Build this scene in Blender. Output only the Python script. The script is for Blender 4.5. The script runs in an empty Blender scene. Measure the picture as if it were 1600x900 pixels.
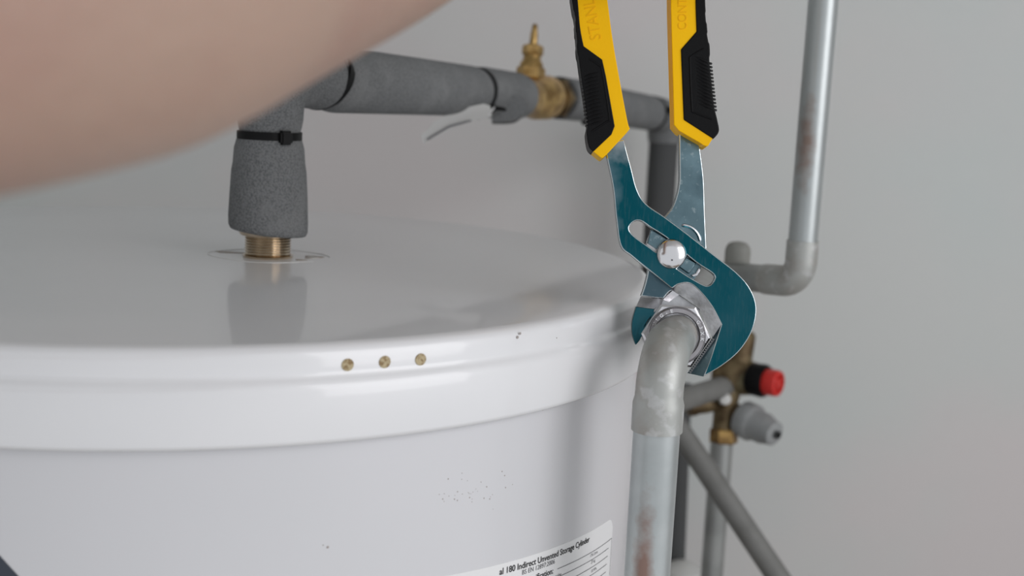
import bpy, bmesh, math, random
from mathutils import Vector, Matrix
random.seed(7)
sc = bpy.context.scene
COL = sc.collection
PI = math.pi

# ------------------------------------------------------------------ camera
F = 1910.0; PITCH = .158; ROLL = .0459; LIDZ = 1.35; CAMZ = LIDZ + .1031
cd = bpy.data.cameras.new('camera'); cam = bpy.data.objects.new('camera', cd); COL.objects.link(cam)
cam.matrix_world = Matrix.Translation((0, 0, CAMZ)) @ Matrix.Rotation(PI/2 - PITCH, 4, 'X') @ Matrix.Rotation(ROLL, 4, 'Z')
cd.sensor_width = 36; cd.lens = F*36/1600; cd.clip_start = .01
cd.dof.use_dof = True; cd.dof.focus_distance = .60; cd.dof.aperture_fstop = cd.lens/5.2
sc.camera = cam
# ------------------------------------------------------------------ world, lights, exposure
w = bpy.data.worlds.new('world'); sc.world = w; w.use_nodes = True
w.node_tree.nodes['Background'].inputs[0].default_value = (.93, .96, 1, 1)
w.node_tree.nodes['Background'].inputs[1].default_value = .74
def area(name, loc, target, sx, sy, power, col):
    l = bpy.data.lights.new(name, 'AREA'); l.shape = 'RECTANGLE'; l.size = sx; l.size_y = sy; l.energy = power; l.color = col
    o = bpy.data.objects.new(name, l); COL.objects.link(o); o.location = loc
    o.rotation_euler = (Vector(target) - Vector(loc)).to_track_quat('-Z', 'Y').to_euler()
    return o
area('daylight', (1.55, -.45, 1.85), (-.1, .75, 1.2), 1.3, 1.4, 19, (1, .985, 1))
sc.view_settings.view_transform = 'Standard'; sc.view_settings.look = 'None'
sc.view_settings.exposure = -.12; sc.view_settings.gamma = 1; sc.view_settings.use_curve_mapping = False

# ------------------------------------------------------------------ pixel -> point helpers (real depths)
MW = cam.matrix_world.copy(); CP = MW.translation.copy()
AX = MW.to_3x3()
def ray(px, py): return AX @ Vector(((px-800)/F, -(py-450)/F, -1))
def at(px, py, d): return CP + ray(px, py)*d
def at_y(px, py, y): r = ray(px, py); return CP + r*((y-CP.y)/r.y)
def at_z(px, py, z): r = ray(px, py); return CP + r*((z-CP.z)/r.z)
CX, CY = -.1933, .7287
def at_cyl(px, py, R):
    r = ray(px, py); ox, oy = -CX, -CY
    a = r.x**2+r.y**2; b = 2*(ox*r.x+oy*r.y); c = ox*ox+oy*oy-R*R
    t = (-b-math.sqrt(max(b*b-4*a*c, 0)))/(2*a)
    p = CP + r*t
    return math.atan2(p.y-CY, p.x-CX), p.z
# ------------------------------------------------------------------ materials
def mat(name, col, rough=.5, metal=0, noise=None, bump=None, coat=0, sss=0, spec=.5, spots=(), coat_r=.17):
    """noise = (scale, colour, amount, low, high[, stretch]); bump = (scale, strength)"""
    m = bpy.data.materials.new(name); m.use_nodes = True
    nt = m.node_tree; N = nt.nodes; L = nt.links; b = N['Principled BSDF']
    b.inputs['Base Color'].default_value = (*col, 1); b.inputs['Roughness'].default_value = rough
    b.inputs['Metallic'].default_value = metal; b.inputs['Coat Weight'].default_value = coat
    b.inputs['Specular IOR Level'].default_value = spec
    if coat: b.inputs['Coat Roughness'].default_value = coat_r
    if sss:
        b.inputs['Subsurface Weight'].default_value = sss; b.inputs['Subsurface Radius'].default_value = (1, .35, .2)
        b.inputs['Subsurface Scale'].default_value = .008
    tc = N.new('ShaderNodeTexCoord'); last = None
    for n in (noise or []):
        sc_, c2, amt, lo, hi = n[:5]; st = n[5] if len(n) > 5 else (1, 1, 1)
        mp = N.new('ShaderNodeMapping'); mp.inputs['Scale'].default_value = st
        mp.inputs['Location'].default_value = (n[6] if len(n) > 6 else (0, 0, 0))
        L.new(tc.outputs['Object'], mp.inputs[0])
        t = N.new('ShaderNodeTexNoise'); t.inputs['Scale'].default_value = sc_; t.inputs['Detail'].default_value = 4
        L.new(mp.outputs[0], t.inputs['Vector'])
        r = N.new('ShaderNodeMapRange'); r.inputs['From Min'].default_value = lo; r.inputs['From Max'].default_value = hi
        r.inputs['To Max'].default_value = amt; L.new(t.outputs['Fac'], r.inputs['Value'])
        mx = N.new('ShaderNodeMix'); mx.data_type = 'RGBA'
        L.new(r.outputs[0], mx.inputs['Factor']); mx.inputs[7].default_value = (*c2, 1)
        if last is None: mx.inputs[6].default_value = (*col, 1)
        else: L.new(last, mx.inputs[6])
        last = mx.outputs[2]
    for cen, rad, c2, amt in spots:      # stains with a place of their own on the thing
        mp = N.new('ShaderNodeMapping'); mp.vector_type = 'TEXTURE'; mp.inputs['Location'].default_value = cen; mp.inputs['Scale'].default_value = rad
        t = N.new('ShaderNodeTexNoise'); t.inputs['Scale'].default_value = 140; t.inputs['Detail'].default_value = 5; L.new(tc.outputs['Object'], t.inputs['Vector'])
        L.new(tc.outputs['Object'], mp.inputs[0])
        ln = N.new('ShaderNodeVectorMath'); ln.operation = 'LENGTH'; L.new(mp.outputs[0], ln.inputs[0])
        ad = N.new('ShaderNodeMath'); ad.operation = 'MULTIPLY_ADD'; L.new(t.outputs['Fac'], ad.inputs[0]); ad.inputs[1].default_value = 1.2; L.new(ln.outputs['Value'], ad.inputs[2])
        r = N.new('ShaderNodeMapRange'); r.inputs['From Min'].default_value = 1.65; r.inputs['From Max'].default_value = .75; r.inputs['To Max'].default_value = amt
        L.new(ad.outputs[0], r.inputs['Value'])
        mx = N.new('ShaderNodeMix'); mx.data_type = 'RGBA'; L.new(r.outputs[0], mx.inputs['Factor']); mx.inputs[7].default_value = (*c2, 1)
        if last is None: mx.inputs[6].default_value = (*col, 1)
        else: L.new(last, mx.inputs[6])
        last = mx.outputs[2]
    if last is not None: L.new(last, b.inputs['Base Color'])
    if bump:
        mp = N.new('ShaderNodeMapping'); mp.inputs['Scale'].default_value = bump[2] if len(bump) > 2 else (1, 1, 1)
        L.new(tc.outputs['Object'], mp.inputs[0])
        t = N.new('ShaderNodeTexNoise'); t.inputs['Scale'].default_value = bump[0]; t.inputs['Detail'].default_value = 3
        L.new(mp.outputs[0], t.inputs['Vector'])
        bp = N.new('ShaderNodeBump'); bp.inputs['Strength'].default_value = bump[1]; bp.inputs['Distance'].default_value = .001
        L.new(t.outputs['Fac'], bp.inputs['Height']); L.new(bp.outputs[0], b.inputs['Normal'])
    return m
M = {}
M['wall'] = mat('wall_paint_light_tints', (.62, .635, .62), .7, noise=[(2.2, (.66, .62, .615), .9, .42, .62), (1.7, (.56, .625, .615), .7, .48, .7)], bump=(60, .15))  # pinkish and greenish noise paints soft coloured light onto the grey wall
M['floor'] = mat('floor_boards', (.30, .24, .18), .6, noise=[(8, (.2, .15, .1), .7, .3, .7)])
M['lid'] = mat('white_lid', (.82, .82, .83), .34, coat=.6, coat_r=.07, noise=[(7, (.76, .765, .78), .6, .4, .7), (260, (.35, .32, .29), .9, .79, .81)], bump=(9, .12))
M['body'] = mat('white_jacket', (.68, .675, .695), .30, coat=.7, noise=[(3, (.64, .65, .66), .7, .4, .7), (330, (.25, .23, .22), .9, .79, .81)])
M['paper'] = mat('label_paper', (.82, .82, .82), .5)
M['tag_paper'] = mat('thin_paper', (.50, .50, .49), .6)
M['ink'] = mat('black_ink', (.02, .02, .022), .6)
M['ink_grey'] = mat('grey_ink', (.13, .13, .14), .6)
M['navy'] = mat('dark_sticker', (.04, .05, .07), .45)
M['rust'] = mat('exposed_foam', (.52, .43, .27), .9, noise=[(700, (.25, .16, .07), .9, .45, .62)], bump=(900, 1))
M['seal'] = mat('sealant_residue', (.66, .65, .63), .4)
M['speck'] = mat('dirt', (.38, .34, .32), .8)
M['stain'] = mat('brown_stain', (.36, .31, .27), .5, noise=[(150, (.6, .58, .55), .8, .45, .6)])
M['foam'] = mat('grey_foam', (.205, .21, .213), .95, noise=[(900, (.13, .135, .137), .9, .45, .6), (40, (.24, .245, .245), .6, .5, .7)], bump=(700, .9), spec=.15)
M['foam_dark'] = mat('dark_and_shaded_foam', (.085, .087, .088), .95, bump=(500, .6), spec=.15)  # for dark parts, and for the shaded drop of the grey lagging
M['tie'] = mat('black_nylon', (.004, .004, .0045), .5, spec=.2)
M['nickel'] = mat('threaded_brass', (.62, .52, .40), .2, 1, noise=[(60, (.4, .33, .24), .7, .4, .6)])
M['brass'] = mat('brass', (.60, .40, .16), .36, 1, noise=[(90, (.26, .15, .05), .85, .4, .62)], bump=(300, .3))
M['brass_mid'] = mat('dull_brass', (.42, .27, .10), .45, .85, noise=[(90, (.16, .09, .035), .85, .4, .62)])
M['brass_old'] = mat('tarnished_brass', (.22, .165, .09), .55, .7, noise=[(70, (.08, .05, .025), .9, .4, .6), (40, (.34, .32, .19), .6, .55, .7)])
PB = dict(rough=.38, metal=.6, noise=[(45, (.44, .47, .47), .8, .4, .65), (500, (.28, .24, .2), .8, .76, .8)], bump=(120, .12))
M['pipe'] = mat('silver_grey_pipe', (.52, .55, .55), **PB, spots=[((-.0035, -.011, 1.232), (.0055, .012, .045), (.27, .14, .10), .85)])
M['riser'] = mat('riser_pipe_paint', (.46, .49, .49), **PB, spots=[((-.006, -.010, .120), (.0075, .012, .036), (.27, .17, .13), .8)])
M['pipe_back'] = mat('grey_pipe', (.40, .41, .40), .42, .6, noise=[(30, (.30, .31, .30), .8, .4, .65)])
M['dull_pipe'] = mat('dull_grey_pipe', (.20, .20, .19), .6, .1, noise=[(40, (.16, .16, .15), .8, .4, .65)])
M['elbow'] = mat('soldered_elbow', (.44, .45, .43), .45, .4, noise=[(60, (.36, .33, .30), .8, .45, .65), (120, (.62, .63, .63), .6, .55, .65)], bump=(160, .2))
M['grey_plastic'] = mat('grey_plastic', (.30, .31, .31), .6, noise=[(60, (.24, .25, .25), .6, .4, .6)])
M['olive'] = mat('grey_cap', (.30, .30, .275), .55)
M['white_plastic'] = mat('white_plastic', (.6, .6, .58), .45)
M['red'] = mat('red_plastic', (.62, .028, .022), .4, noise=[(100, (.4, .02, .02), .6, .5, .7)])
M['black'] = mat('black_rubber', (.0035, .0035, .004), .42, spec=.16, bump=(900, .1))
M['yellow'] = mat('yellow_rubber', (1, .56, .002), .45, spec=.15, noise=[(20, (.97, .52, .002), .6, .4, .6)], bump=(1200, .05))
M['emboss'] = mat('yellow_lettering', (.92, .48, .003), .45, spec=.15)
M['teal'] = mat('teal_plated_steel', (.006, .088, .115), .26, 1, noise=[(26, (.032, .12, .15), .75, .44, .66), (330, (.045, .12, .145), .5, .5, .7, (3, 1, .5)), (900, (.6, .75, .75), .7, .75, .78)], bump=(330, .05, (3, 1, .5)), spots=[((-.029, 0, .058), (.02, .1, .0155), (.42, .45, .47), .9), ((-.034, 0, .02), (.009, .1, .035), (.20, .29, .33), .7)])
M['steelblue'] = mat('blue_grey_steel', (.14, .215, .245), .30, 1, noise=[(70, (.20, .30, .34), .8, .42, .62), (400, (.38, .46, .48), .6, .6, .7), (25, (.05, .09, .115), .8, .5, .65)], bump=(200, .2))
M['steel'] = mat('bare_steel', (.55, .55, .56), .28, 1, noise=[(150, (.33, .33, .34), .7, .4, .6)], bump=(300, .2))
M['steel_dark'] = mat('dark_steel', (.16, .16, .165), .4, 1)
M['chrome'] = mat('bright_nut', (.78, .77, .79), .22, 1, noise=[(90, (.62, .61, .63), .6, .4, .6)], bump=(220, .15))
M['collar'] = mat('cast_collar', (.40, .385, .40), .38, .9, noise=[(120, (.32, .31, .32), .7, .4, .6)], bump=(260, .1))
M['edge'] = mat('bright_edge', (.72, .78, .80), .22, 1)
M['bolt'] = mat('polished_bolt', (.80, .79, .80), .16, 1, bump=(150, .12, (.3, 3, 1)))
M['skin'] = mat('skin', (.44, .305, .24), .55, sss=.15, noise=[(14, (.40, .25, .20), .8, .42, .62), (9, (.42, .31, .22), .6, .5, .7)], bump=(220, .5))
M['nail'] = mat('nail', (.72, .5, .44), .3)
# ------------------------------------------------------------------ mesh helpers
def finish(name, bm, m, parent=None, smooth=True, ang=35, kind=None):
    bmesh.ops.recalc_face_normals(bm, faces=bm.faces)
    me = bpy.data.meshes.new(name); 
    for f in bm.faces: f.smooth = smooth
    if smooth:
        a = math.radians(ang)
        for e in bm.edges:
            if len(e.link_faces) == 2 and e.calc_face_angle(0) > a: e.smooth = False
    bm.to_mesh(me); bm.free()
    me.materials.append(m)
    o = bpy.data.objects.new(name, me); COL.objects.link(o)
    if parent: o.parent = parent
    if kind: o['kind'] = kind
    return o
def tag(o, label, cat, group=None):
    o['label'] = label; o['category'] = cat
    if group: o['group'] = group
    return o
def empty(name, loc, label, cat, group=None):
    o = bpy.data.objects.new(name, None); COL.objects.link(o); o.empty_display_size = .02
    o.location = loc
    bpy.context.view_layer.update()
    return tag(o, label, cat, group)
class Thing:
    """an Empty whose children are built in world coordinates and then offset"""
    def __init__(s, name, loc, label, cat, group=None):
        s.o = empty(name, loc, label, cat, group); s.loc = Vector(loc)
    def add(s, name, bm, m, parent=None, **k):
        bmesh.ops.translate(bm, verts=bm.verts, vec=-s.loc)
        return finish(name, bm, m, parent or s.o, **k)
def frame(axis, up=(0, 0, 1)):
    z = Vector(axis).normalized(); u = Vector(up)
    if abs(z.dot(u.normalized())) > .98: u = Vector((1, 0, 0))
    x = u.cross(z).normalized(); y = z.cross(x)
    return Matrix((x, y, z)).transposed()
def lathe(bm, prof, loc, axis=(0, 0, 1), n=40, caps=True, sides=None):
    Mx = frame(axis, (0, 1, 0) if abs(Vector(axis).normalized().z) > .9 else (0, 0, 1)); loc = Vector(loc); rings = []
    n = sides or n
    for r, z in prof:
        rings.append([bm.verts.new(loc + Mx @ Vector((r*math.cos(2*PI*k/n), r*math.sin(2*PI*k/n), z))) for k in range(n)])
    for a, b in zip(rings, rings[1:]):
        for k in range(n): bm.faces.new((a[k], a[(k+1) % n], b[(k+1) % n], b[k]))
    if caps: bm.faces.new(rings[0][::-1]); bm.faces.new(rings[-1])
    return bm
def fillet(pts, rad, n=10):
    pts = [Vector(p) for p in pts]; out = [pts[0]]
    if not isinstance(rad, (list, tuple)): rad = [rad]*(len(pts)-2)
    for i in range(1, len(pts)-1):
        a, b, c = pts[i-1], pts[i], pts[i+1]; u = (a-b).normalized(); v = (c-b).normalized()
        ang = u.angle(v); t = rad[i-1]/math.tan(ang/2); 
        p0 = b+u*t; p2 = b+v*t; cen = b + (u+v).normalized()*(rad[i-1]/math.sin(ang/2))
        for k in range(n+1):
            s = k/n; q = (p0-cen).normalized().slerp((p2-cen).normalized(), s)
            out.append(cen + q*rad[i-1])
    out.append(pts[-1]); return out
def sweep(bm, pts, rad, n=28, caps=True):
    pts = [Vector(p) for p in pts]; m = len(pts)
    if not isinstance(rad, (list, tuple)): rad = [rad]*m
    tan = [(pts[min(i+1, m-1)]-pts[max(i-1, 0)]).normalized() for i in range(m)]
    x = tan[0].orthogonal().normalized(); rings = []
    for i in range(m):
        if i: x = (tan[i-1].rotation_difference(tan[i])) @ x
        x = (x - tan[i]*x.dot(tan[i])).normalized(); y = tan[i].cross(x)
        rings.append([bm.verts.new(pts[i] + (x*math.cos(2*PI*k/n)+y*math.sin(2*PI*k/n))*rad[i]) for k in range(n)])
    for a, b in zip(rings, rings[1:]):
        for k in range(n): bm.faces.new((a[k], a[(k+1) % n], b[(k+1) % n], b[k]))
    if caps: bm.faces.new(rings[0][::-1]); bm.faces.new(rings[-1])
    return bm
def densify(pts, step):
    out = []
    for a, b in zip(pts, pts[1:]):
        a = Vector(a); b = Vector(b); k = max(1, int((b-a).length/step))
        out += [a.lerp(b, i/k) for i in range(k)]
    out.append(Vector(pts[-1])); return out
def box(bm, lo, hi):
    r = bmesh.ops.create_cube(bm, size=1)
    lo = Vector(lo); hi = Vector(hi)
    bmesh.ops.scale(bm, verts=r['verts'], vec=hi-lo); bmesh.ops.translate(bm, verts=r['verts'], vec=(lo+hi)/2)
def crom(pts, per=5, closed=False):
    """Catmull-Rom through 2D points; a point with a third entry 1 is a sharp corner"""
    out = []; n = len(pts)
    for i in range(n if closed else n-1):
        p1 = pts[i]; p2 = pts[(i+1) % n]
        p0 = p1 if len(p1) > 2 else pts[(i-1) % n] if (closed or i > 0) else p1
        p3 = p2 if len(p2) > 2 else pts[(i+2) % n] if (closed or i < n-2) else p2
        k_ = 1 if (len(p1) > 2 and len(p2) > 2) else per
        for k in range(k_):
            t = k/k_; o = []
            for c in (0, 1):
                a, b, c_, d = p0[c], p1[c], p2[c], p3[c]
                o.append(.5*(2*b + (c_-a)*t + (2*a-5*b+4*c_-d)*t*t + (3*b-a-3*c_+d)*t**3))
            out.append(tuple(o))
    if not closed: out.append(tuple(pts[-1][:2]))
    return out

# ================================================================== ROOM
def struct(name, lo, hi, m):
    bm = bmesh.new(); box(bm, lo, hi); o = finish(name, bm, m, smooth=False); o['kind'] = 'structure'; return o
WY = 1.47
struct('floor', (-1.5, -.6, -.05), (1.5, WY, 0), M['floor'])
struct('ceiling', (-1.5, -.6, 2.4), (1.5, WY, 2.45), M['wall'])
struct('wall_back', (-1.6, WY, -.05), (1.6, WY+.1, 2.45), M['wall'])
struct('wall_left', (-1.6, -.6, -.05), (-1.5, WY, 2.45), M['wall'])
struct('wall_right', (1.5, .5, -.05), (1.6, WY, 2.45), M['wall'])

# ================================================================== CYLINDER
cyl = Thing('hot_water_cylinder', (CX, CY, 0), 'large white insulated hot water cylinder with glossy domed-edge lid', 'water cylinder')
RB = .2725
bm = bmesh.new()
lathe(bm, [(.25, .0), (.262, .0), (.262, .05), (RB, .05), (RB, LIDZ-.032)], (CX, CY, 0), n=200)
cyl.add('body', bm, M['body'])
bm = bmesh.new()
L_ = [(.2722, -.0405), (.2775, -.0405), (.2787, -.0395), (.279, -.038), (.2788, -.018), (.2782, -.0155), (.2768, -.0138), (.2757, -.0125), (.2755, -.011),
      (.2755, -.006), (.2750, -.0035), (.2737, -.0012), (.2715, -.0002), (.268, 0), (.2, .0), (.1, .0), (.04, .0)]
lathe(bm, [(r, LIDZ+z) for r, z in L_], (CX, CY, 0), n=240)
cyl.add('lid', bm, M['lid'], ang=50)
# three tan plugged screw holes on the rim
for px, py in ((543, 570), (601, 565.5), (657, 561.5)):
    ph, z = at_cyl(px, py, .2755); d = Vector((math.cos(ph), math.sin(ph), 0))
    bm = bmesh.new(); p = Vector((CX, CY, z)) + d*.2756
    lathe(bm, [(.0026, -.0004), (.0026, .0002), (.0023, .0004), (.0019, .0003), (.0012, .0002), (.0003, .0003)], p, d, 24)
    cyl.add('plug_hole', bm, M['rust'])
# the outlet port
PORT = at_z(418.5, 401, LIDZ); PORT.z = LIDZ
bm = bmesh.new(); prof = [(.0145, 0), (.0150, .0012)]
z = .0015
while z < .0195:
    prof += [(.0129, z), (.0138, z+.0007), (.0129, z+.0014)]; z += .00155
lathe(bm, prof, PORT, n=48)
cyl.add('threaded_port', bm, M['nickel'], ang=60)
bm = bmesh.new()
ring = [PORT + Vector((.034*math.cos(a)+.0025*math.cos(3*a), .030*math.sin(a)+.004, .0001)) for a in [2*PI*k/60 for k in range(56)]]
sweep(bm, ring, [.00012+.0002*abs(math.sin(i*.35)) for i in range(56)], n=6)
cyl.add('sealant_ring', bm, M['seal'])
for (x0, x1, y0, y1) in ((.021, .031, .000, .012), (-.034, -.012, .008, .013), (.018, .024, -.010, -.006)):
    bm = bmesh.new(); vs = []
    for k in range(24):
        a = 2*PI*k/24; rr = 1+.25*math.sin(3*a+1)+.12*math.sin(5*a)
        vs.append(bm.verts.new(PORT + Vector(((x0+x1)/2+(x1-x0)/2*rr*math.cos(a), (y0+y1)/2+(y1-y0)/2*rr*math.sin(a), .0003))))
    f = bm.faces.new(vs); r = bmesh.ops.extrude_face_region(bm, geom=[f])
    bmesh.ops.translate(bm, verts=[v for v in r['geom'] if isinstance(v, bmesh.types.BMVert)], vec=(0, 0, -.0004))
    cyl.add('sealant_stain', bm, M['stain'], smooth=False)
# --- rating label wrapped on the body
def wrap(bm, R):
    """x = arc length to the right of phi0, y = height, z = proud height -> cylinder"""
    for v in bm.verts:
        ph = PH0 + v.co.x/RB; r = R + v.co.z
        v.co = Vector((CX + r*math.cos(ph), CY + r*math.sin(ph), v.co.y - TILT*v.co.x))
TILT = .06     # the label was stuck on slightly crooked
PH0, ZTOP = at_cyl(958, 807, RB)
def lab(px, py):
    ph, z = at_cyl(px, py, RB); return (ph-PH0)*RB, z + TILT*(ph-PH0)*RB
bm = bmesh.new(); Wl, Hl, rc = .165, .16, .008; out = []
for cx_, cy_, a0 in ((-rc, -rc, 0), (-Wl+rc, -rc, 90), (-Wl+rc, -Hl+rc, 180), (-rc, -Hl+rc, 270)):
    for k in range(9): a = math.radians(a0+k*90/8); out.append((cx_+rc*math.cos(a), ZTOP+cy_+rc*math.sin(a)))
f = bm.faces.new([bm.verts.new((x, y, .0002)) for x, y in out])
for k in range(1, 27):
    x = -Wl + k*Wl/27
    bmesh.ops.bisect_plane(bm, geom=bm.verts[:]+bm.edges[:]+bm.faces[:], plane_co=(x, 0, 0), plane_no=(1, 0, 0))
r = bmesh.ops.extrude_face_region(bm, geom=bm.faces[:])
bmesh.ops.translate(bm, verts=[v for v in r['geom'] if isinstance(v, bmesh.types.BMVert)], vec=(0, 0, -.0003))
wrap(bm, RB)
label = cyl.add('rating_label', bm, M['paper'], ang=30); label['label'] = 'white printed rating label with rounded corners'
def text_mesh(s, size, align='RIGHT', bold=0, ext=0):
    c = bpy.data.curves.new('t', 'FONT'); c.body = s; c.size = size; c.align_x = align; c.offset = bold; c.resolution_u = 3; c.extrude = ext
    o = bpy.data.objects.new('t', c); COL.objects.link(o); bpy.context.view_layer.update()
    me = o.to_mesh(); bm = bmesh.new(); bm.from_mesh(me); o.to_mesh_clear()
    bpy.data.objects.remove(o); bpy.data.curves.remove(c); return bm
def lab_text(s, px, py, size, align='RIGHT', bold=0, m='ink', sx=1):
    x, z = lab(px, py); bm = text_mesh(s, size, align, bold)
    for v in bm.verts: v.co = Vector((v.co.x*sx + x, v.co.y + z, .0004))
    wrap(bm, RB)
    o = cyl.add('lettering', bm, M[m], label, smooth=False)
lab_text('al 180 Indirect Unvented Storage Cylinder', 920, 846, .0044, bold=.00006)
lab_text('BS EN 12897:2006', 866, 880, .0034, m='ink_grey')
lab_text('Specification:', 863.5, 895.5, .0042, bold=.00006)
lab_text('176 Litres', 933, 863.5, .0024, m='ink_grey')
lab_text('27 kg', 929, 877, .0024, m='ink_grey')
lab_text('10 MPa', 931, 889.5, .0024, m='ink_grey')
lab_text('capacity', 876, 899.5, .0030, m='ink_grey')
def lab_line(p0, p1, wd=.0003):
    (x0, z0), (x1, z1) = lab(*p0), lab(*p1); bm = bmesh.new()
    if abs(x1-x0) > .004:
        z0 = z1; n = 24; q = [(x0+(x1-x0)*k/n, z0) for k in range(n+1)]
        a = [bm.verts.new((x, z+wd/2, .0004)) for x, z in q]; b = [bm.verts.new((x, z-wd/2, .0004)) for x, z in q]
    else:
        q = [(x0, z0), (x0, z1)]; a = [bm.verts.new((x-wd/2, z, .0004)) for x, z in q]; b = [bm.verts.new((x+wd/2, z, .0004)) for x, z in q]
    for i in range(len(q)-1): bm.faces.new((a[i], a[i+1], b[i+1], b[i]))
    wrap(bm, RB); cyl.add('ruled_line', bm, M['ink_grey'], label, smooth=False)
lab_line((870, 890), (955, 840.6)); lab_line((872, 905), (950, 856)); lab_line((874, 918), (948.5, 868.5)); lab_line((876, 930), (947, 881)); lab_line((876, 942), (946, 893))
lab_line((955, 840.6), (946, 940))
# specks of dirt on the jacket and rim
rnd = random.Random(3)
def specks(name, pts, R, parent=None):
    bm = bmesh.new()
    for px, py, rad in pts:
        ph, z = at_cyl(px, py, R); d = Vector((math.cos(ph), math.sin(ph), 0)); p = Vector((CX, CY, z)) + d*R
        lathe(bm, [(rad, -.0002), (rad, .00005), (rad*.5, .00015)], p, d, 7)
    cyl.add(name, bm, M['speck'], kind='stuff')
specks('dirt_specks', [(735+rnd.gauss(0, 26), 768+rnd.gauss(0, 13), rnd.choice((.00018, .00022, .00035))) for _ in range(34)] + [(512, 855, .0006), (505, 852, .0003), (848, 640, .0006), (780, 888, .0005)], RB)
specks('rim_specks', [(809, 527, .0007), (813, 521, .0006), (957, 525, .0004), (870, 528, .0003), (902, 560, .0003)], .2756)
# dark sticker at lower left
bm = bmesh.new(); x0, z0 = lab(0, 868); x1, z1 = lab(30, 901); u = Vector((x1-x0, z1-z0)).normalized(); nn = Vector((u.y, -u.x))
a = Vector((x0, z0)); q = [a-u*.02, a+u*.05, a+u*.05+nn*.05, a-u*.02+nn*.05]
f = bm.faces.new([bm.verts.new((v.x, v.y, .0003)) for v in q])
for k in range(1, 20):
    x = x0-.07+k*.007
    bmesh.ops.bisect_plane(bm, geom=bm.verts[:]+bm.edges[:]+bm.faces[:], plane_co=(x, 0, 0), plane_no=(1, 0, 0))
wrap(bm, RB); o = cyl.add('dark_sticker', bm, M['navy']); o['label'] = 'dark grey sticker with a slanting edge'

# ================================================================== COPPER PIPE, NUT
DP = .597                       # depth of the front face of the pliers
EL = at(1026, 672, .570)        # vertical pipe axis at the elbow's lower end
NUTC = at(1057, 525, DP)
AXN = (AX @ Vector((0, 0, 1)))  # towards the camera
big = Thing('silver_pipe', (EL.x, EL.y, 0), 'thick silver-grey pipe with soldered elbow running down from the gripped nut', 'pipe')
corner = Vector((EL.x, EL.y, NUTC.z - .0025))
bm = bmesh.new(); sweep(bm, [EL + Vector((0, 0, .004)), Vector((EL.x, EL.y, .0))], .0109, 48)
big.add('straight_pipe', bm, M['pipe'])
p0 = NUTC + (NUTC-corner).normalized()*.004
bd = (p0-corner).normalized(); 
path = fillet([p0, corner, Vector((EL.x, EL.y, EL.z))], .0215, 16)
lens = [0]
for a, b in zip(path, path[1:]): lens.append(lens[-1]+(b-a).length)
path = densify(path[:-1], .004) + densify([path[-2], EL], .003)[1:]
rr = []
for p in path:
    h = p.z-EL.z; rr.append(.0120 if h < .013 else .0122 if h < .0155 else .0112 - .0014*max(0, 1-(p-p0).length/.016))
for i in range(1, 3): rr[-i] = .01195
bm = bmesh.new(); sweep(bm, path, rr, 48)
big.add('elbow', bm, M['elbow'], ang=60)
# compression nut
nut = Thing('compression_nut', NUTC, 'bright hexagonal compression nut with embossed lettering gripped in the plier jaws', 'nut')
def hexa(bm, r, z0, z1, c, rot, ch=.0012):
    X, Y = AX @ Vector((1, 0, 0)), AX @ Vector((0, 1, 0)); loops = []
    for rr_, z_ in ((r-ch, z0), (r, z0+ch*.6), (r, z1-ch*.6), (r-ch, z1)):
        loops.append([bm.verts.new(c + X*rr_*math.cos(rot+k*PI/3) + Y*rr_*math.sin(rot+k*PI/3) + AXN*z_) for k in range(6)])
    for a, b in zip(loops, loops[1:]):
        for k in range(6): bm.faces.new((a[k], a[(k+1) % 6], b[(k+1) % 6], b[k]))
    bm.faces.new(loops[0][::-1]); bm.faces.new(loops[-1])
bm = bmesh.new(); hexa(bm, .0171, -.014, -.001, NUTC, math.radians(-4))
nut.add('hexagon', bm, M['chrome'], ang=20)
bm = bmesh.new(); lathe(bm, [(.0144, -.0012), (.0144, .0000), (.0141, .0010), (.0137, .0013), (.0134, .0010), (.0115, .0010), (.0112, .0004), (.0112, -.001)], NUTC, AXN, 72)
col = nut.add('collar', bm, M['collar'], ang=40)
def arc_text(s, a0, step, r, size):
    for i, ch in enumerate(s):
        if ch == ' ': continue
        a = math.radians(a0 - i*step); bm = text_mesh(ch, size, 'CENTER', .00010, .00022)
        Mr = Matrix.Rotation(a-PI/2, 3, 'Z')
        for v in bm.verts:
            q = Mr @ Vector((v.co.x, v.co.y + r, 0))
            v.co = NUTC + AX @ Vector((q.x, q.y, .00125 + v.co.z))
        nut.add('embossed_letter', bm, M['bolt'], col, smooth=False)
arc_text('ULG-E', 152, 12.5, .01165, .0024)
arc_text('G3XK', 33, 13.5, .01165, .0024)
# pipe running back from the nut, right-hand riser
RE = at(1249, 441, .875); RT = at_y(1286.5, 0, RE.y); dirv = (RT-RE).normalized(); RTOP = RE + dirv*((2.4-RE.z)/dirv.z)
LE = at(1112, 428, .95)
rp = Thing('riser_pipe', (RE.x, RE.y, RE.z-.02), 'silver-grey pipe rising to the ceiling on the right with an elbow at its foot', 'pipe')
hd = (LE-RE).normalized()
el = fillet([RE + dirv*.030, RE, RE + hd*.033], .0165, 12)
bm = bmesh.new(); sweep(bm, densify([RE+dirv*.029, RTOP], .2), .0103, 40); rp.add('riser', bm, M['riser'])
bm = bmesh.new(); sweep(bm, el, .0113, 40); rp.add('elbow', bm, M['elbow'])
bk = NUTC - AXN*.012
bm = bmesh.new(); sweep(bm, fillet([RE+hd*.032, LE, bk], .012, 8), .0104, 32); rp.add('branch_pipe', bm, M['pipe_back'])
bm = bmesh.new(); cpt = RE.lerp(LE, .62); cpt = at(1150, 432, (cpt-CP).dot(-AXN)+.014); cz = at(1150, 376, (cpt-CP).dot(-AXN))
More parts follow.
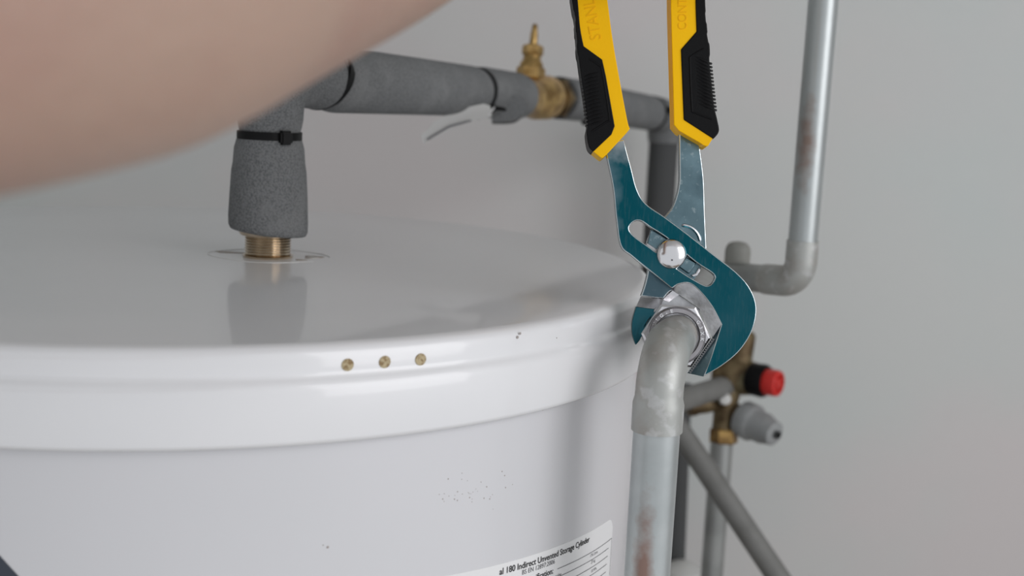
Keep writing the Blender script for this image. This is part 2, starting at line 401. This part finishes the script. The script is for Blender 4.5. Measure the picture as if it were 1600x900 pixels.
hh = cz.z - cpt.z; lathe(bm, [(.0096, 0), (.0098, hh-.008), (.0092, hh-.0045), (.0075, hh-.002), (.005, hh-.0006), (.001, hh)], cpt, n=32)
o = rp.add('end_cap', bm, M['olive'], ang=50); o['label'] = 'grey round-topped end cap'

# ================================================================== LAGGED PIPE
lag = Thing('lagged_pipe', PORT + Vector((0, 0, .012)), 'grey foam-lagged pipe rising from the cylinder lid and turning right along the wall', 'lagged pipe')
PD = (PORT-CP).dot(-AXN)
V0 = PORT + Vector((0, 0, .0163)); 
tieA = at(420, 211, PD); tieA = Vector((PORT.x, PORT.y, tieA.z))
B0 = at(452, 122, PD+.01); B1 = at(508, 123, PD+.043)
C1 = at(743, 143, .985); C1b = at(812, 151, 1.055); D0 = at(872, 153, 1.13); D1 = at(912, 158, 1.19); E1 = at(1018, 177, 1.33); G = at(1040, 181, 1.37)
# lower flared sleeve
hl = tieA.z - V0.z
bm = bmesh.new()
pr = [(.0165, -.002), (.0222, -.001), (.0232, .001), (.0234, .006), (.0228, .02), (.0219, .035), (.0211, hl-.016), (.0204, hl-.007), (.0190, hl-.002), (.0175, hl)]
lathe(bm, pr, V0, n=56)
for v in bm.verts:
    k = (v.co.x-V0.x); v.co.z += -.10*k if v.co.z < V0.z+.008 else 0
lag.add('foam_sleeve', bm, M['foam'], ang=60)
bm = bmesh.new(); lathe(bm, [(.0162, -.0025), (.0172, -.001), (.0172, .004)], V0 + Vector((0, 0, -.0005)), n=40)
lag.add('brass_collar', bm, M['nickel'])
# sleeves as swept tubes with pinched ends
def sleeve(pts, r, pinch0=.82, pinch1=.82, bulge=1.0, m='foam', wob=0):
    P = densify(pts, .004); n = len(P); L = [0]
    for a, b in zip(P, P[1:]): L.append(L[-1]+(b-a).length)
    T = L[-1]; R_ = []
    r0, r1 = r if isinstance(r, tuple) else (r, r)
    for i, l in enumerate(L):
        base = r0+(r1-r0)*l/T
        e0 = min(1, l/.012); e1 = min(1, (T-l)/.012)
        k = (pinch0+(1-pinch0)*math.sin(e0*PI/2))*(pinch1+(1-pinch1)*math.sin(e1*PI/2))
        R_.append(base*k*(1+wob*math.sin(l*70)))
    bm = bmesh.new(); sweep(bm, P, R_, 44); return lag.add('foam_sleeve', bm, M[m], ang=60)
bend = fillet([tieA, Vector((PORT.x+.001, PORT.y, B0.z+.004)), B1], .022, 12)
sleeve(bend, (.0192, .0200), .88, .86)
sleeve([B1, B1.lerp(C1, .5), C1], (.0214, .0198), .86, .86)
sleeve([C1, C1b], (.0205, .0200), .88, .92)
o = None
sleeve([D0, D1], .0196, .95, .93)
sleeve([D1, E1], .0190, .93, .93)
dn = Vector((G.x, G.y, G.z-.030))
sleeve(fillet([E1, Vector((G.x, G.y, G.z)), dn], .02, 8), .0190, .93, .93)
bm = bmesh.new(); sweep(bm, [dn, Vector((G.x, G.y, 0.02))], .0165, 36); lag.add('foam_sleeve', bm, M['foam_dark'])  # same grey lagging, with the shade at the back put into its colour
# torn flap of foam under the tie
bm = bmesh.new(); fd = 1.0
fl = [(772, 150), (812, 150), (822, 170), (812, 183), (800, 189), (776, 190), (768, 188), (776, 174), (780, 165)]
fr = [bm.verts.new(at(x, y, fd)) for x, y in crom(fl, 3, True)]; f = bm.faces.new(fr)
r = bmesh.ops.extrude_face_region(bm, geom=[f]); bmesh.ops.translate(bm, verts=[v for v in r['geom'] if isinstance(v, bmesh.types.BMVert)], vec=-AXN*.016)
lag.add('torn_foam_flap', bm, M['foam'], ang=30)
# cable ties
def tie(c, ax, r, head_dir, tail=0, wd=.0055, tilt=0):
    ax = Vector(ax).normalized(); Fm = frame(ax); t = []
    bm = bmesh.new(); n = 44; loops = []
    for rr_, zz in ((r-.001, -wd/2), (r+.0006, -wd/2), (r+.0006, wd/2), (r-.001, wd/2)):
        loops.append([bm.verts.new(Vector(c) + Fm @ Vector((rr_*math.cos(2*PI*k/n), rr_*math.sin(2*PI*k/n), zz))) for k in range(n)])
    for i in range(4):
        a, b = loops[i], loops[(i+1) % 4]
        for k in range(n): bm.faces.new((a[k], a[(k+1) % n], b[(k+1) % n], b[k]))
    o = lag.add('cable_tie', bm, M['tie'])
    hdv = Vector(head_dir); hdv = (hdv-ax*hdv.dot(ax)).normalized(); hc = Vector(c)+hdv*(r+.0016); side = ax.cross(hdv)
    bm = bmesh.new(); rc_ = bmesh.ops.create_cube(bm, size=1); bmesh.ops.bevel(bm, geom=bm.edges[:], offset=.15, segments=2, affect='EDGES')
    Mh = Matrix((side, ax, hdv)).transposed()
    for v in bm.verts: v.co = hc + Mh @ Vector((v.co.x*.0075, v.co.y*.0080, v.co.z*.0052))
    lag.add('tie_head', bm, M['tie'], o)
    for tl in (tail if isinstance(tail, list) else []):
        bm = bmesh.new(); sweep(bm, [hc, hc+Vector(tl)*.5+Vector((0, 0, .0005)), hc+Vector(tl)], [.0020, .0018, .0013], 8); lag.add('tie_tail', bm, M['tie'], o)
RX, UP = AX @ Vector((1, 0, 0)), AX @ Vector((0, 1, 0))
tie(tieA, (0, 0, 1), .0184, RX*.62+AXN*.8, RX*.008+UP*.0)
tie(B1-RX*.001, (C1-B1).normalized()-UP*.50, .0205, AXN*.5+UP*.75+RX*.2)
tie(C1, (C1-B1)+RX*.02-UP*.03, .0190, AXN-UP*.45, [RX*.012-UP*.001, -RX*.011-UP*.009], .004)
tie(D1, (E1-D1), .0190, AXN*.2-UP, 0, .004)
tie(E1, (E1-D1), .0186, AXN, 0, .004)
# paper tag
tagb = bmesh.new(); A = at(768, 178, .955); Bq = at(660, 222, .93)
ln = Bq-A; wv = (AXN*.6+UP*.35+RX*-.1).normalized()*.013; gr = []
for i in range(13):
    t = i/12; p = A + ln*t + UP*(.004*math.sin(t*PI)); wk = wv*(1 if .06 < t < .9 else .55)
    gr.append([tagb.verts.new(p-wk*.3), tagb.verts.new(p+wk*.2+UP*.0015), tagb.verts.new(p+wk*.7+UP*.003)])
for a, b in zip(gr, gr[1:]):
    for k in range(2): tagb.faces.new((a[k], a[k+1], b[k+1], b[k]))
r = bmesh.ops.extrude_face_region(tagb, geom=tagb.faces[:]); bmesh.ops.translate(tagb, verts=[v for v in r['geom'] if isinstance(v, bmesh.types.BMVert)], vec=(0, 0, -.0005))
pt = Thing('paper_tag', A, 'thin white paper tag hanging from the cable tie left of the brass gate valve', 'tag')
tg = pt.add('paper', tagb, M['tag_paper'])
bm = bmesh.new(); p0 = A+ln*.30; p1 = A+ln*.92
sweep(bm, [p0+AXN*.0022+UP*.0010, p0.lerp(p1, .5)+AXN*.0022+UP*.0032, p1+AXN*.002], .0007, 6); pt.add('printed_line', bm, M['ink_grey'])
bm = bmesh.new(); sweep(bm, [A+ln*.04, at(772, 168, .965)], .0006, 6); pt.add('string', bm, M['paper'])

# ================================================================== GATE VALVE (brass, in the lagged run)
GV = C1b.lerp(D0, .35); gd = (D0-C1b).normalized()
gv = Thing('gate_valve', GV, 'brass valve with bare upright spindle set in the lagged pipe', 'valve')
bm = bmesh.new(); g0 = C1b - gd*.004; gl = (D0-g0).length
lathe(bm, [(.012, 0), (.0165, .001), (.0165, gl*.25), (.0165, gl*.30), (.0198, gl*.42), (.0198, gl*.68), (.0135, gl*.78), (.0135, gl*1.02)], g0, gd, 36); gv.add('valve_body', bm, M['brass'])
bm = bmesh.new(); lathe(bm, [(.0150, 0), (.0193, .001), (.0195, .010), (.017, .0115)], D0-gd*.010, gd, sides=6); o = gv.add('coupling_nut', bm, M['brass_old'], ang=20)
bm = bmesh.new(); lathe(bm, [(.0190, 0), (.0196, .002), (.0196, .006), (.0185, .0075)], D0-gd*.002, gd, 32); gv.add('dark_washer', bm, M['foam_dark'])
gz = at(827, 130, (GV-CP).dot(-AXN)); base = Vector((gz.x, gz.y, gz.z-.012))
upd = (at(834, 40, (GV-CP).dot(-AXN)) - at(826, 130, (GV-CP).dot(-AXN))).normalized()
def zpx(y): return (130-y)/F*(GV-CP).dot(-AXN) + .012
bm = bmesh.new(); lathe(bm, [(.012, 0), (.0115, zpx(125))], base, upd, 32); gv.add('neck', bm, M['brass'])
bm = bmesh.new(); lathe(bm, [(.011, zpx(125)), (.0128, zpx(122)), (.0128, zpx(106)), (.0105, zpx(104))], base, upd, sides=6); gv.add('bonnet_nut', bm, M['brass'], ang=20)
bm = bmesh.new(); lathe(bm, [(.0108, zpx(105)), (.0100, zpx(98)), (.0082, zpx(94)), (.0078, zpx(86))], base, upd, 32); gv.add('bonnet', bm, M['brass'])
bm = bmesh.new(); lathe(bm, [(.0085, zpx(86)), (.0095, zpx(84)), (.0095, zpx(73)), (.0080, zpx(70))], base, upd, sides=6); gv.add('gland_nut', bm, M['brass'], ang=20)
bm = bmesh.new(); lathe(bm, [(.0036, zpx(70)), (.0034, zpx(52)), (.0028, zpx(48)), (.0025, zpx(40)), (.0018, zpx(37))], base, upd, 20); gv.add('spindle', bm, M['brass'])

# ================================================================== RELIEF VALVE GROUP
DV = 1.17
rv = Thing('relief_valve', at(1145, 600, DV), 'tarnished brass relief valve with red cap behind the pliers', 'valve')
c0 = at(1152, 588, DV)
bm = bmesh.new(); lathe(bm, [(.008, -.024), (.014, -.022), (.0175, -.012), (.0185, 0), (.0165, .012), (.015, .020), (.010, .022)], c0, RX*.9+AXN*.25-UP*.12, 32); rv.add('valve_body', bm, M['brass_old'])
bm = bmesh.new(); lathe(bm, [(.013, -.005), (.0115, .020), (.0115, .040), (.0090, .044)], c0, UP*.95+RX*.15, 28); rv.add('upper_branch', bm, M['brass_old'])
ca = (RX*.75+AXN*.62-UP*.12).normalized()
cc = at(1213, 599, DV-.03); k0 = cc - ca*.016
bm = bmesh.new(); lathe(bm, [(.0125, -.012), (.0150, -.010), (.0160, .003), (.0145, .006)], k0, ca, 36); rv.add('black_collar', bm, M['black'])
bm = bmesh.new(); lathe(bm, [(.0115, .002), (.0125, .005), (.0125, .016), (.0118, .0185), (.0095, .0195), (.0088, .0165), (.0045, .0165), (.004, .0185), (.001, .019)], k0, ca, 24)
cap = rv.add('red_cap', bm, M['red'], ang=45)
for k in range(6):
    a = k*PI/3; Fm = frame(ca); bm = bmesh.new(); box(bm, (-.0009, .004, 0), (.0009, .0095, .003)); Rm = Matrix.Rotation(a, 3, 'Z')
    for v in bm.verts: v.co = k0 + ca*.0163 + Fm @ (Rm @ v.co)
    rv.add('cap_ridge', bm, M['red'], cap, smooth=False)
lb = at(1137, 605, DV); lb2 = at(1130, 672, DV)
bm = bmesh.new(); sweep(bm, [lb, lb.lerp(lb2, .4), lb2], [.0135, .0112, .0108], 28); rv.add('lower_branch', bm, M['brass_old'])
bm = bmesh.new(); sweep(bm, [at(1140, 640, DV), at(1168, 656, DV-.008)], [.009, .010], 24); rv.add('outlet_branch', bm, M['brass_old'])
bm = bmesh.new(); n0 = at(1130.5, 693, DV); nd = (at(1131.5, 668, DV)-n0).normalized()
lathe(bm, [(.0115, 0), (.0137, .0015), (.0137, .013), (.0118, .0150)], n0, nd, sides=6); o = rv.add('compression_nut', bm, M['brass_mid'], ang=20)
bm = bmesh.new(); bd_ = (-RX+AXN*.2-UP*.1).normalized(); lathe(bm, [(.006, 0), (.0085, .003), (.0095, .012), (.0095, .022), (.0105, .023), (.0105, .030), (.006, .031)], at(1122, 628, DV), bd_, 24); rv.add('side_plug', bm, M['brass_old'])
bm = bmesh.new(); lathe(bm, [(.0055, 0), (.0055, .009), (.0050, .0105), (.0015, .0110)], at(1131, 624, DV-.010), AXN*.9+UP*.1, 24); o = rv.add('pale_button', bm, M['white_plastic']); o['label'] = 'pale round button'
# grey drain cap
dc0 = at(1164, 655, DV-.008); da = (RX*.62+AXN*.72-UP*.30).normalized(); 
bm = bmesh.new(); lathe(bm, [(.0100, -.004), (.0175, -.002), (.0180, .010), (.0165, .012), (.0150, .014), (.0148, .024), (.0125, .030), (.0118, .036), (.0105, .037), (.0040, .037), (.0036, .030), (.0005, .030)], dc0, da, 36)
rv.add('drain_cap', bm, M['grey_plastic'], ang=40)
bm = bmesh.new(); lathe(bm, [(.0038, .0), (.0001, .0002)], dc0+da*.0372+RX*.003-UP*.001, da, 20); rv.add('outlet_shade_disc', bm, M['black'])  # flat black disc painting the dark inside of the outlet
# pipes around it
VP = at(1128, 690, DV)
vp = Thing('outlet_pipe', (VP.x, VP.y, 0), 'silver-grey upright pipe below the relief valve', 'pipe')
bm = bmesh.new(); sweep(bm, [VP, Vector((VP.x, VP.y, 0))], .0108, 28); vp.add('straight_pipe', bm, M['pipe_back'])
J0 = at(1140, 601, DV); J1 = Vector((.018, .906, 0)); J1.z = J0.z - .002
jp = Thing('inlet_pipe', J0, 'short grey pipe running from the relief valve behind the thick pipe', 'pipe')
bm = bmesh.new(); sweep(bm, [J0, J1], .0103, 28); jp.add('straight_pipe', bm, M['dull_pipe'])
K0 = at(1040, 640, 1.13); K1 = at(1218, 905, 1.09); kd = (K1-K0)
dpp = Thing('slanting_pipe', K0, 'grey pipe slanting down to the right across the wall', 'pipe')
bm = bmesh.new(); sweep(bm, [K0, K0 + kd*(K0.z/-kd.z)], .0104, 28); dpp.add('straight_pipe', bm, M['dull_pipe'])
H0 = at(1062, 640, 1.36); 
hp = Thing('dark_upright_tube', (H0.x, H0.y, 0), 'dark upright tube half hidden behind the thick silver pipe', 'lagged pipe')
bm = bmesh.new(); HB = at(1054, 880, 1.36); sweep(bm, [H0+Vector((0, 0, .03)), HB], .0115, 28); hp.add('dark_tube', bm, M['foam_dark'])  # plain dark tube above the white coupling
bm = bmesh.new(); HW = at(1066, 905, 1.33); lathe(bm, [(.018, -.04), (.026, -.02), (.027, .0), (.022, .012), (.012, .018), (.002, .020)], HW, (0, 0, 1), 32); o = hp.add('white_coupling', bm, M['white_plastic'])
bm = bmesh.new(); sweep(bm, [HW - Vector((0, 0, .035)), Vector((HW.x, HW.y, 0))], .0135, 28); hp.add('lower_pipe', bm, M['white_plastic'])

# ================================================================== PLIERS
PO = at(1050, 397, DP)
pl = Thing('water_pump_pliers', PO, 'yellow and black handled slip-joint pliers with teal steel jaws gripping the nut', 'pliers')
def P3(x, y, z):   # z metres towards the camera from the front face
    return at(x, y, DP - z)
def bevel_mod(o, wdt, seg=2, ang=40):
    m = o.modifiers.new('bevel', 'BEVEL'); m.width = wdt; m.segments = seg; m.limit_method = 'ANGLE'; m.angle_limit = math.radians(ang); m.harden_normals = False
def plate(name, outline, z0, z1, m, holes=(), parent=None, bev=.0006, seg=2, edge=False):
    bm = bmesh.new(); edges = []
    for lp in [outline]+list(holes):
        vs = [bm.verts.new(P3(x, y, z1)) for x, y in lp]
        edges += [bm.edges.new((vs[i], vs[(i+1) % len(vs)])) for i in range(len(vs))]
    if holes: bmesh.ops.triangle_fill(bm, use_beauty=True, use_dissolve=False, edges=edges, normal=AXN)
    else: bm.faces.new([v for v in bm.verts])
    r = bmesh.ops.extrude_face_region(bm, geom=bm.faces[:])
    bmesh.ops.translate(bm, verts=[v for v in r['geom'] if isinstance(v, bmesh.types.BMVert)], vec=-AXN*(z1-z0))
    if holes: bmesh.ops.dissolve_limit(bm, angle_limit=.01, verts=bm.verts, edges=bm.edges, delimit={'NORMAL'})
    o = pl.add(name, bm, m, parent, ang=35)
    if bev: bevel_mod(o, bev, seg)
    if edge: o.data.materials.append(M['edge']); o.modifiers[0].material = 1
    return o
front = [(945, 225, 1), (948, 244), (958, 293), (963, 342), (970, 384), (987, 400), (1013, 421.5), (1050, 451, 1),
         (1061, 444), (1078, 443), (1095, 457), (1113, 480), (1127, 507, 1), (1118, 535), (1110, 560), (1099, 588.5, 1),
         (1126, 573), (1153, 551), (1172, 524), (1181, 497), (1181, 472), (1170, 447), (1150, 425), (1118, 400), (1075.5, 366.5), (1040, 340), (1009, 318), (995.5, 295.5), (987, 264), (980, 238), (975, 218, 1)]
slot = [(983, 356), (991, 346), (1002, 345.5), (1017.5, 356), (1041, 371), (1066, 392), (1089, 411), (1112, 426), (1117, 435), (1108, 446), (1095, 443), (1059.5, 421), (1022, 391.5), (991, 369)]
fl_ = plate('front_lever', crom(front, 6, True), -.0050, 0, M['teal'], [crom(slot, 4, True)], bev=.0006, edge=True)
# bevelled jaw faces of the front lever
def strip(name, outer, inner, zo, zi, zb, m, parent=None):
    bm = bmesh.new(); n = len(outer)
    R = [[bm.verts.new(P3(x, y, z)) for x, y in pts] for pts, z in ((outer, zb), (outer, zo), (inner, zi), (inner, zb))]
    for i in range(4):
        a, b = R[i], R[(i+1) % 4]
        for k in range(n-1): bm.faces.new((a[k], a[k+1], b[k+1], b[k]))
    for k in (0, n-1): bm.faces.new([R[i][k] for i in range(4)])
    return pl.add(name, bm, m, parent, ang=25)
o1 = crom([(1050, 451), (1061, 444), (1078, 443), (1095, 457), (1113, 480), (1127, 507)], 4)
i1 = crom([(1050, 453), (1057, 458), (1070, 466), (1083, 475), (1093, 483), (1113, 528)], 4)
strip('jaw_face', o1, i1, -.0003, -.0026, -.005, M['steel'], fl_)
o2 = crom([(1127, 507), (1118, 535), (1110, 560), (1099, 588.5)], 4); i2 = crom([(1113, 528), (1100, 546), (1088, 564), (1074, 583)], 4)
strip('jaw_face', o2, i2, -.0003, -.0030, -.005, M['steelblue'], fl_)
bm = bmesh.new()
for k in range(17):
    t = (k+.5)/17; x = 1117+(1079-1117)*t; y = 530+(584-530)*t; s = 1.9
    tip = (x-5.0, y-3.6); a = (x+s*.58, y-s*.82); b = (x-s*.58, y+s*.82); vs = []
    for zz in (-.0004, -.0049):
        vs.append([bm.verts.new(P3(q[0], q[1], zz)) for q in (a, tip, b)])
    bm.faces.new(vs[0]); bm.faces.new(vs[1][::-1])
    for i in range(3): bm.faces.new((vs[0][i], vs[0][(i+1) % 3], vs[1][(i+1) % 3], vs[1][i]))
pl.add('teeth', bm, M['steel_dark'], fl_, smooth=False, kind='stuff')
# rear lever
rear = [(1061, 195, 1), (1061.5, 250), (1061, 287), (1053, 318), (1041, 336), (1022, 355), (1010, 382), (1013, 408), (1012, 424), (1007, 446), (1001, 463, 1), (1037, 467, 1), (1048, 455), (1062, 455), (1078, 448), (1090, 430), (1100, 410), (1104.5, 388, 1), (1102, 333), (1100, 278), (1093, 222), (1090, 195, 1)]
rl = plate('rear_lever', crom(rear, 5, True), -.0105, -.0052, M['steelblue'], bev=.0006, edge=True)
strip('jaw_face', [(1001, 463.5), (1018, 465.5), (1037, 467.5)], [(994, 479), (1012, 481), (1030, 484)], -.0055, -.0078, -.0110, M['steel'], rl)
plate('rear_jaw', crom([(994, 479, 1), (988, 502), (988, 522), (993.5, 539, 1), (1001, 529), (1007, 510), (1017, 495), (1031, 484, 1)], 5, True), -.0125, -.0076, M['teal'], parent=rl, bev=.0005)
plate('jaw_block', [(1022, 484), (1036, 468), (1050, 453), (1062, 461), (1094, 483), (1092, 492), (1078, 482), (1035, 482), (1020, 500)], -.0135, -.0072, M['steel'], parent=rl, bev=.0003)
strip('jaw_face', [(1036, 468), (1043, 461), (1051, 454)], [(1045, 472), (1053, 466), (1062, 460)], -.0056, -.0070, -.0072, M['chrome'], rl)
# tongues of the rear lever showing in the slot
plate('tongue', [(1017, 358), (1043, 374), (1030, 394), (1011, 383)], -.0052, -.0026, M['steelblue'], parent=rl, bev=.0003)
plate('tongue', [(1011, 379), (1030, 392), (1026, 397), (1008, 385)], -.0052, -.0020, M['steel'], parent=rl, bev=.0003)
plate('tongue', [(1066, 398), (1088, 411), (1077, 428), (1060, 416)], -.0052, -.0022, M['steelblue'], parent=rl, bev=.0004)
plate('tongue', [(1092, 418), (1095, 421), (1090, 431), (1083, 433), (1080, 430), (1087, 427)], -.0052, -.0022, M['chrome'], parent=rl, bev=.0003)
bm = bmesh.new(); arc = []
for k in range(15):
    a = math.radians(92-k*6.2); arc.append(P3(1066+28*math.cos(a), 380-28*math.sin(a), -.0050))
sweep(bm, arc, [.0004]+[.0009]*13+[.0004], 8); pl.add('arc_ridge', bm, M['chrome'], rl)
# bolt
bm = bmesh.new(); BR = 24*DP/F
pr = [(BR*.9, -.003), (BR, -.0002), (BR*.99, .0006)]+[(BR*math.cos(a)*.97, .0006+.0030*math.sin(a)) for a in [math.radians(d) for d in (10, 20, 32, 45, 58, 70, 80, 87)]]
lathe(bm, pr, P3(1049, 397, 0), AXN, 56); bt = pl.add('pivot_bolt', bm, M['bolt'], ang=60)
bm = bmesh.new(); bc = P3(1050, 398, .0030)
box(bm, (-.0005, -.0030, -.0004), (.0004, .0012, .0004))
for v in bm.verts: v.co = bc + AX @ v.co
pl.add('bolt_mark', bm, M['steel_dark'], bt, smooth=False)
bm = bmesh.new(); lathe(bm, [(.0062, -.0150), (.0066, -.0140), (.0066, -.0090)], P3(1049, 397, 0), AXN, 32); pl.add('bolt_nut', bm, M['steel'])

# handles: outlines go on above the frame to the butt ends
def handle(side):
    if side < 0:
        outer = [(868, -330, 1), (868, -250), (876, -140), (886, -60), (894.7, 0), (900, 35), (901, 56), (904, 88), (909, 125), (914.5, 160), (918.5, 192), (916.5, 208), (920, 229), (927, 237, 1)]
        inner = [(938, 246, 1), (946, 243), (984.5, 201, 1), (980, 187), (965, 107), (956, 53), (949, 0), (939, -60), (926, -150), (916, -250), (914, -330, 1), (905, -345), (880, -345)]
        bnd = [(955.5, 210, 1), (960.5, 197, 1), (947, 120, 1), (941, 93, 1), (912, 72, 1), (906.5, 43), (902.7, 0), (896, -60), (886, -140), (878, -250), (878, -330, 1)]
        ribs = [((917.5+k*1.1*1, 112+k*6.1), 1) for k in range(14)]
        tx = (949, 0)
    else:
        outer = [(1092, -330, 1), (1096, -250), (1100, -140), (1101, -60), (1101, 0), (1103, 29), (1105, 53), (1108, 72), (1109, 99), (1112, 128), (1116, 165), (1121, 187), (1123.5, 205), (1115, 217, 1)]
        inner = [(1109, 227, 1), (1101, 227), (1061, 204.5, 1), (1053, 195, 1), (1052, 149), (1049, 45), (1048, 0), (1048, -60), (1048, -150), (1046, -250), (1044, -330, 1), (1052, -345), (1082, -345)]
        bnd = [(1068.5, 187, 1), (1064, 77, 1), (1088.5, 49, 1), (1087, 0), (1088, -60), (1087, -140), (1084, -250), (1082, -330, 1)]
    body = crom(outer+inner, 4, True)
    cx = sum(p[0] for p in body)/len(body)
    body = [(x + (1.8 if x < cx-12 else 0)*(1 if side < 0 else 0) - (1.8 if x > cx+12 else 0)*(1 if side > 0 else 0), y) for x, y in body]
    zt = .0050 if side < 0 else .0030
    h = plate('yellow_grip', body, zt-.0155, zt, M['yellow'], bev=.0022, seg=4)
    # outer edge with shallow notches
    oc = crom(outer, 6); on = []
    for i, (x, y) in enumerate(oc):
        on.append((x, y))
    on = [(x + side*(1.1 if (int(y/17) % 2 == 0 and y < 85) else 0), y) for x, y in on]
    g = plate('black_grip', on+crom(bnd, 4), zt-.0160, zt+.0006, M['black'], parent=None, bev=.0010, seg=3)
    # raised frame and slanting ribs
    for k in range(14):
        t = k/13
        if side > 0: a = (1085+5*t, 88+5.6*k); b = (1110.5+7.5*t, 99+5.6*k)
        else: a = (936+8*t, 113+5.8*k); b = (908.5+8*t, 121+5.8*k)
        bm = bmesh.new(); z = zt+.0006
        sweep(bm, [P3(*a, z-.0003), P3(a[0]*.5+b[0]*.5, a[1]*.5+b[1]*.5, z+.0001), P3(b[0]-side*2, b[1], z-.0006), P3(b[0]+side*.6, b[1]+.5, z-.0035), P3(b[0]+side*.6, b[1]+.5, z-.012)], [.0003, .0006, .00062, .00062, .0004], 8)
        pl.add('grip_rib', bm, M['black'], g)
    if side > 0:
        fr_ = [(1100, 76), (1080, 88), (1078, 100), (1081, 168), (1086, 176), (1112, 186)]
    else:
        fr_ = [(921, 92), (937, 103), (941, 112), (952, 182), (948, 190), (925, 205)]
    bm = bmesh.new(); sweep(bm, [P3(x, y, zt+.0005) for x, y in crom(fr_, 3)], .0005, 8); pl.add('grip_rim', bm, M['black'], g)
    # moulded lettering
    s = 'STANLEY' if side < 0 else 'CONTROL-GRIP'; size = .0078 if side < 0 else .0062
    a0 = P3(940, 61, zt+.0001) if side < 0 else P3(1073, 47, zt+.0001)
    a1 = P3(925, -20, zt+.0001) if side < 0 else P3(1073, -20, zt+.0001)
    dx = (a1-a0).normalized(); dy = AXN.cross(dx)
    bm = text_mesh(s, size, 'LEFT', 0, .00010)
    for v in bm.verts: v.co = a0 + dx*v.co.x*.86 + dy*v.co.y + AXN*v.co.z
    pl.add('moulded_lettering', bm, M['emboss'], h, smooth=False)
handle(-1); handle(1)

# ================================================================== PERSON: forearm and hand
def person():
    J = {}; E = []; 
    def j(n, p, r, parent=None):
        J[n] = (Vector(p), r, len(J))
        if parent: E.append((J[parent][2], J[n][2]))
    j('elbow', at(-230, -35, .185), .050)
    j('upper', Vector((-.30, .04, 1.47)), .056, 'elbow')
    j('shoulder', Vector((-.50, -.16, 1.50)), .062, 'upper')
    j('fore1', at(250, -112, .262), .047, 'elbow')
    j('fore2', at(560, -145, .345), .0385, 'fore1')
    j('fore3', at(740, -185, .43), .030, 'fore2')
    j('wrist', at(812, -155, .495), .0265, 'fore3')
    j('palm', at(845, -175, .550), .027, 'wrist')
    j('palm2', at(862, -170, .580), .022, 'palm')
    for k, y in enumerate((-72, -134, -194, -250)):
        L = (1, 1.04, 1, .85)[k]; r = (.0095, .0095, .009, .008)[k]
        f = 'finger%d' % k; z = .012
        j(f+'a', at(868, y, DP-.022), .011, 'palm2')
        j(f+'b', at(912, y+4, DP-.024), r, f+'a')
        j(f+'c', at(1000, y+8, DP-.022), r, f+'b')
        j(f+'d', at(1000+105*L, y+10, DP-.020), r*.95, f+'c')
        j(f+'e', at(1000+138*L, y+8, DP-.002), r*.9, f+'d')
        j(f+'f', at(1000+128*L, y+6, DP+.016), r*.8, f+'e')
    j('t1', at(850, -110, .60), .015, 'palm2'); j('t2', at(862, -85, .622), .0125, 't1'); j('t3', at(905, -75, .630), .011, 't2'); j('t4', at(955, -85, .626), .0092, 't3')
    base = Vector((-.50, -.16, 1.42))
    me = bpy.data.meshes.new('person'); me.from_pydata([v[0]-base for v in J.values()], E, []); me.update()
    o = bpy.data.objects.new('person', me); COL.objects.link(o); o.location = base; me.materials.append(M['skin'])
    s = o.modifiers.new('skin', 'SKIN'); s.use_smooth_shade = True
    for i, v in enumerate(J.values()):
        d = me.skin_vertices[0].data[i]; d.radius = (v[1], v[1]); d.use_root = (i == 0)
    m = o.modifiers.new('sub', 'SUBSURF'); m.levels = 3; m.render_levels = 3
    tag(o, "person's bare forearm reaching in from the upper left, hand closed on the plier handles", 'person')
person()
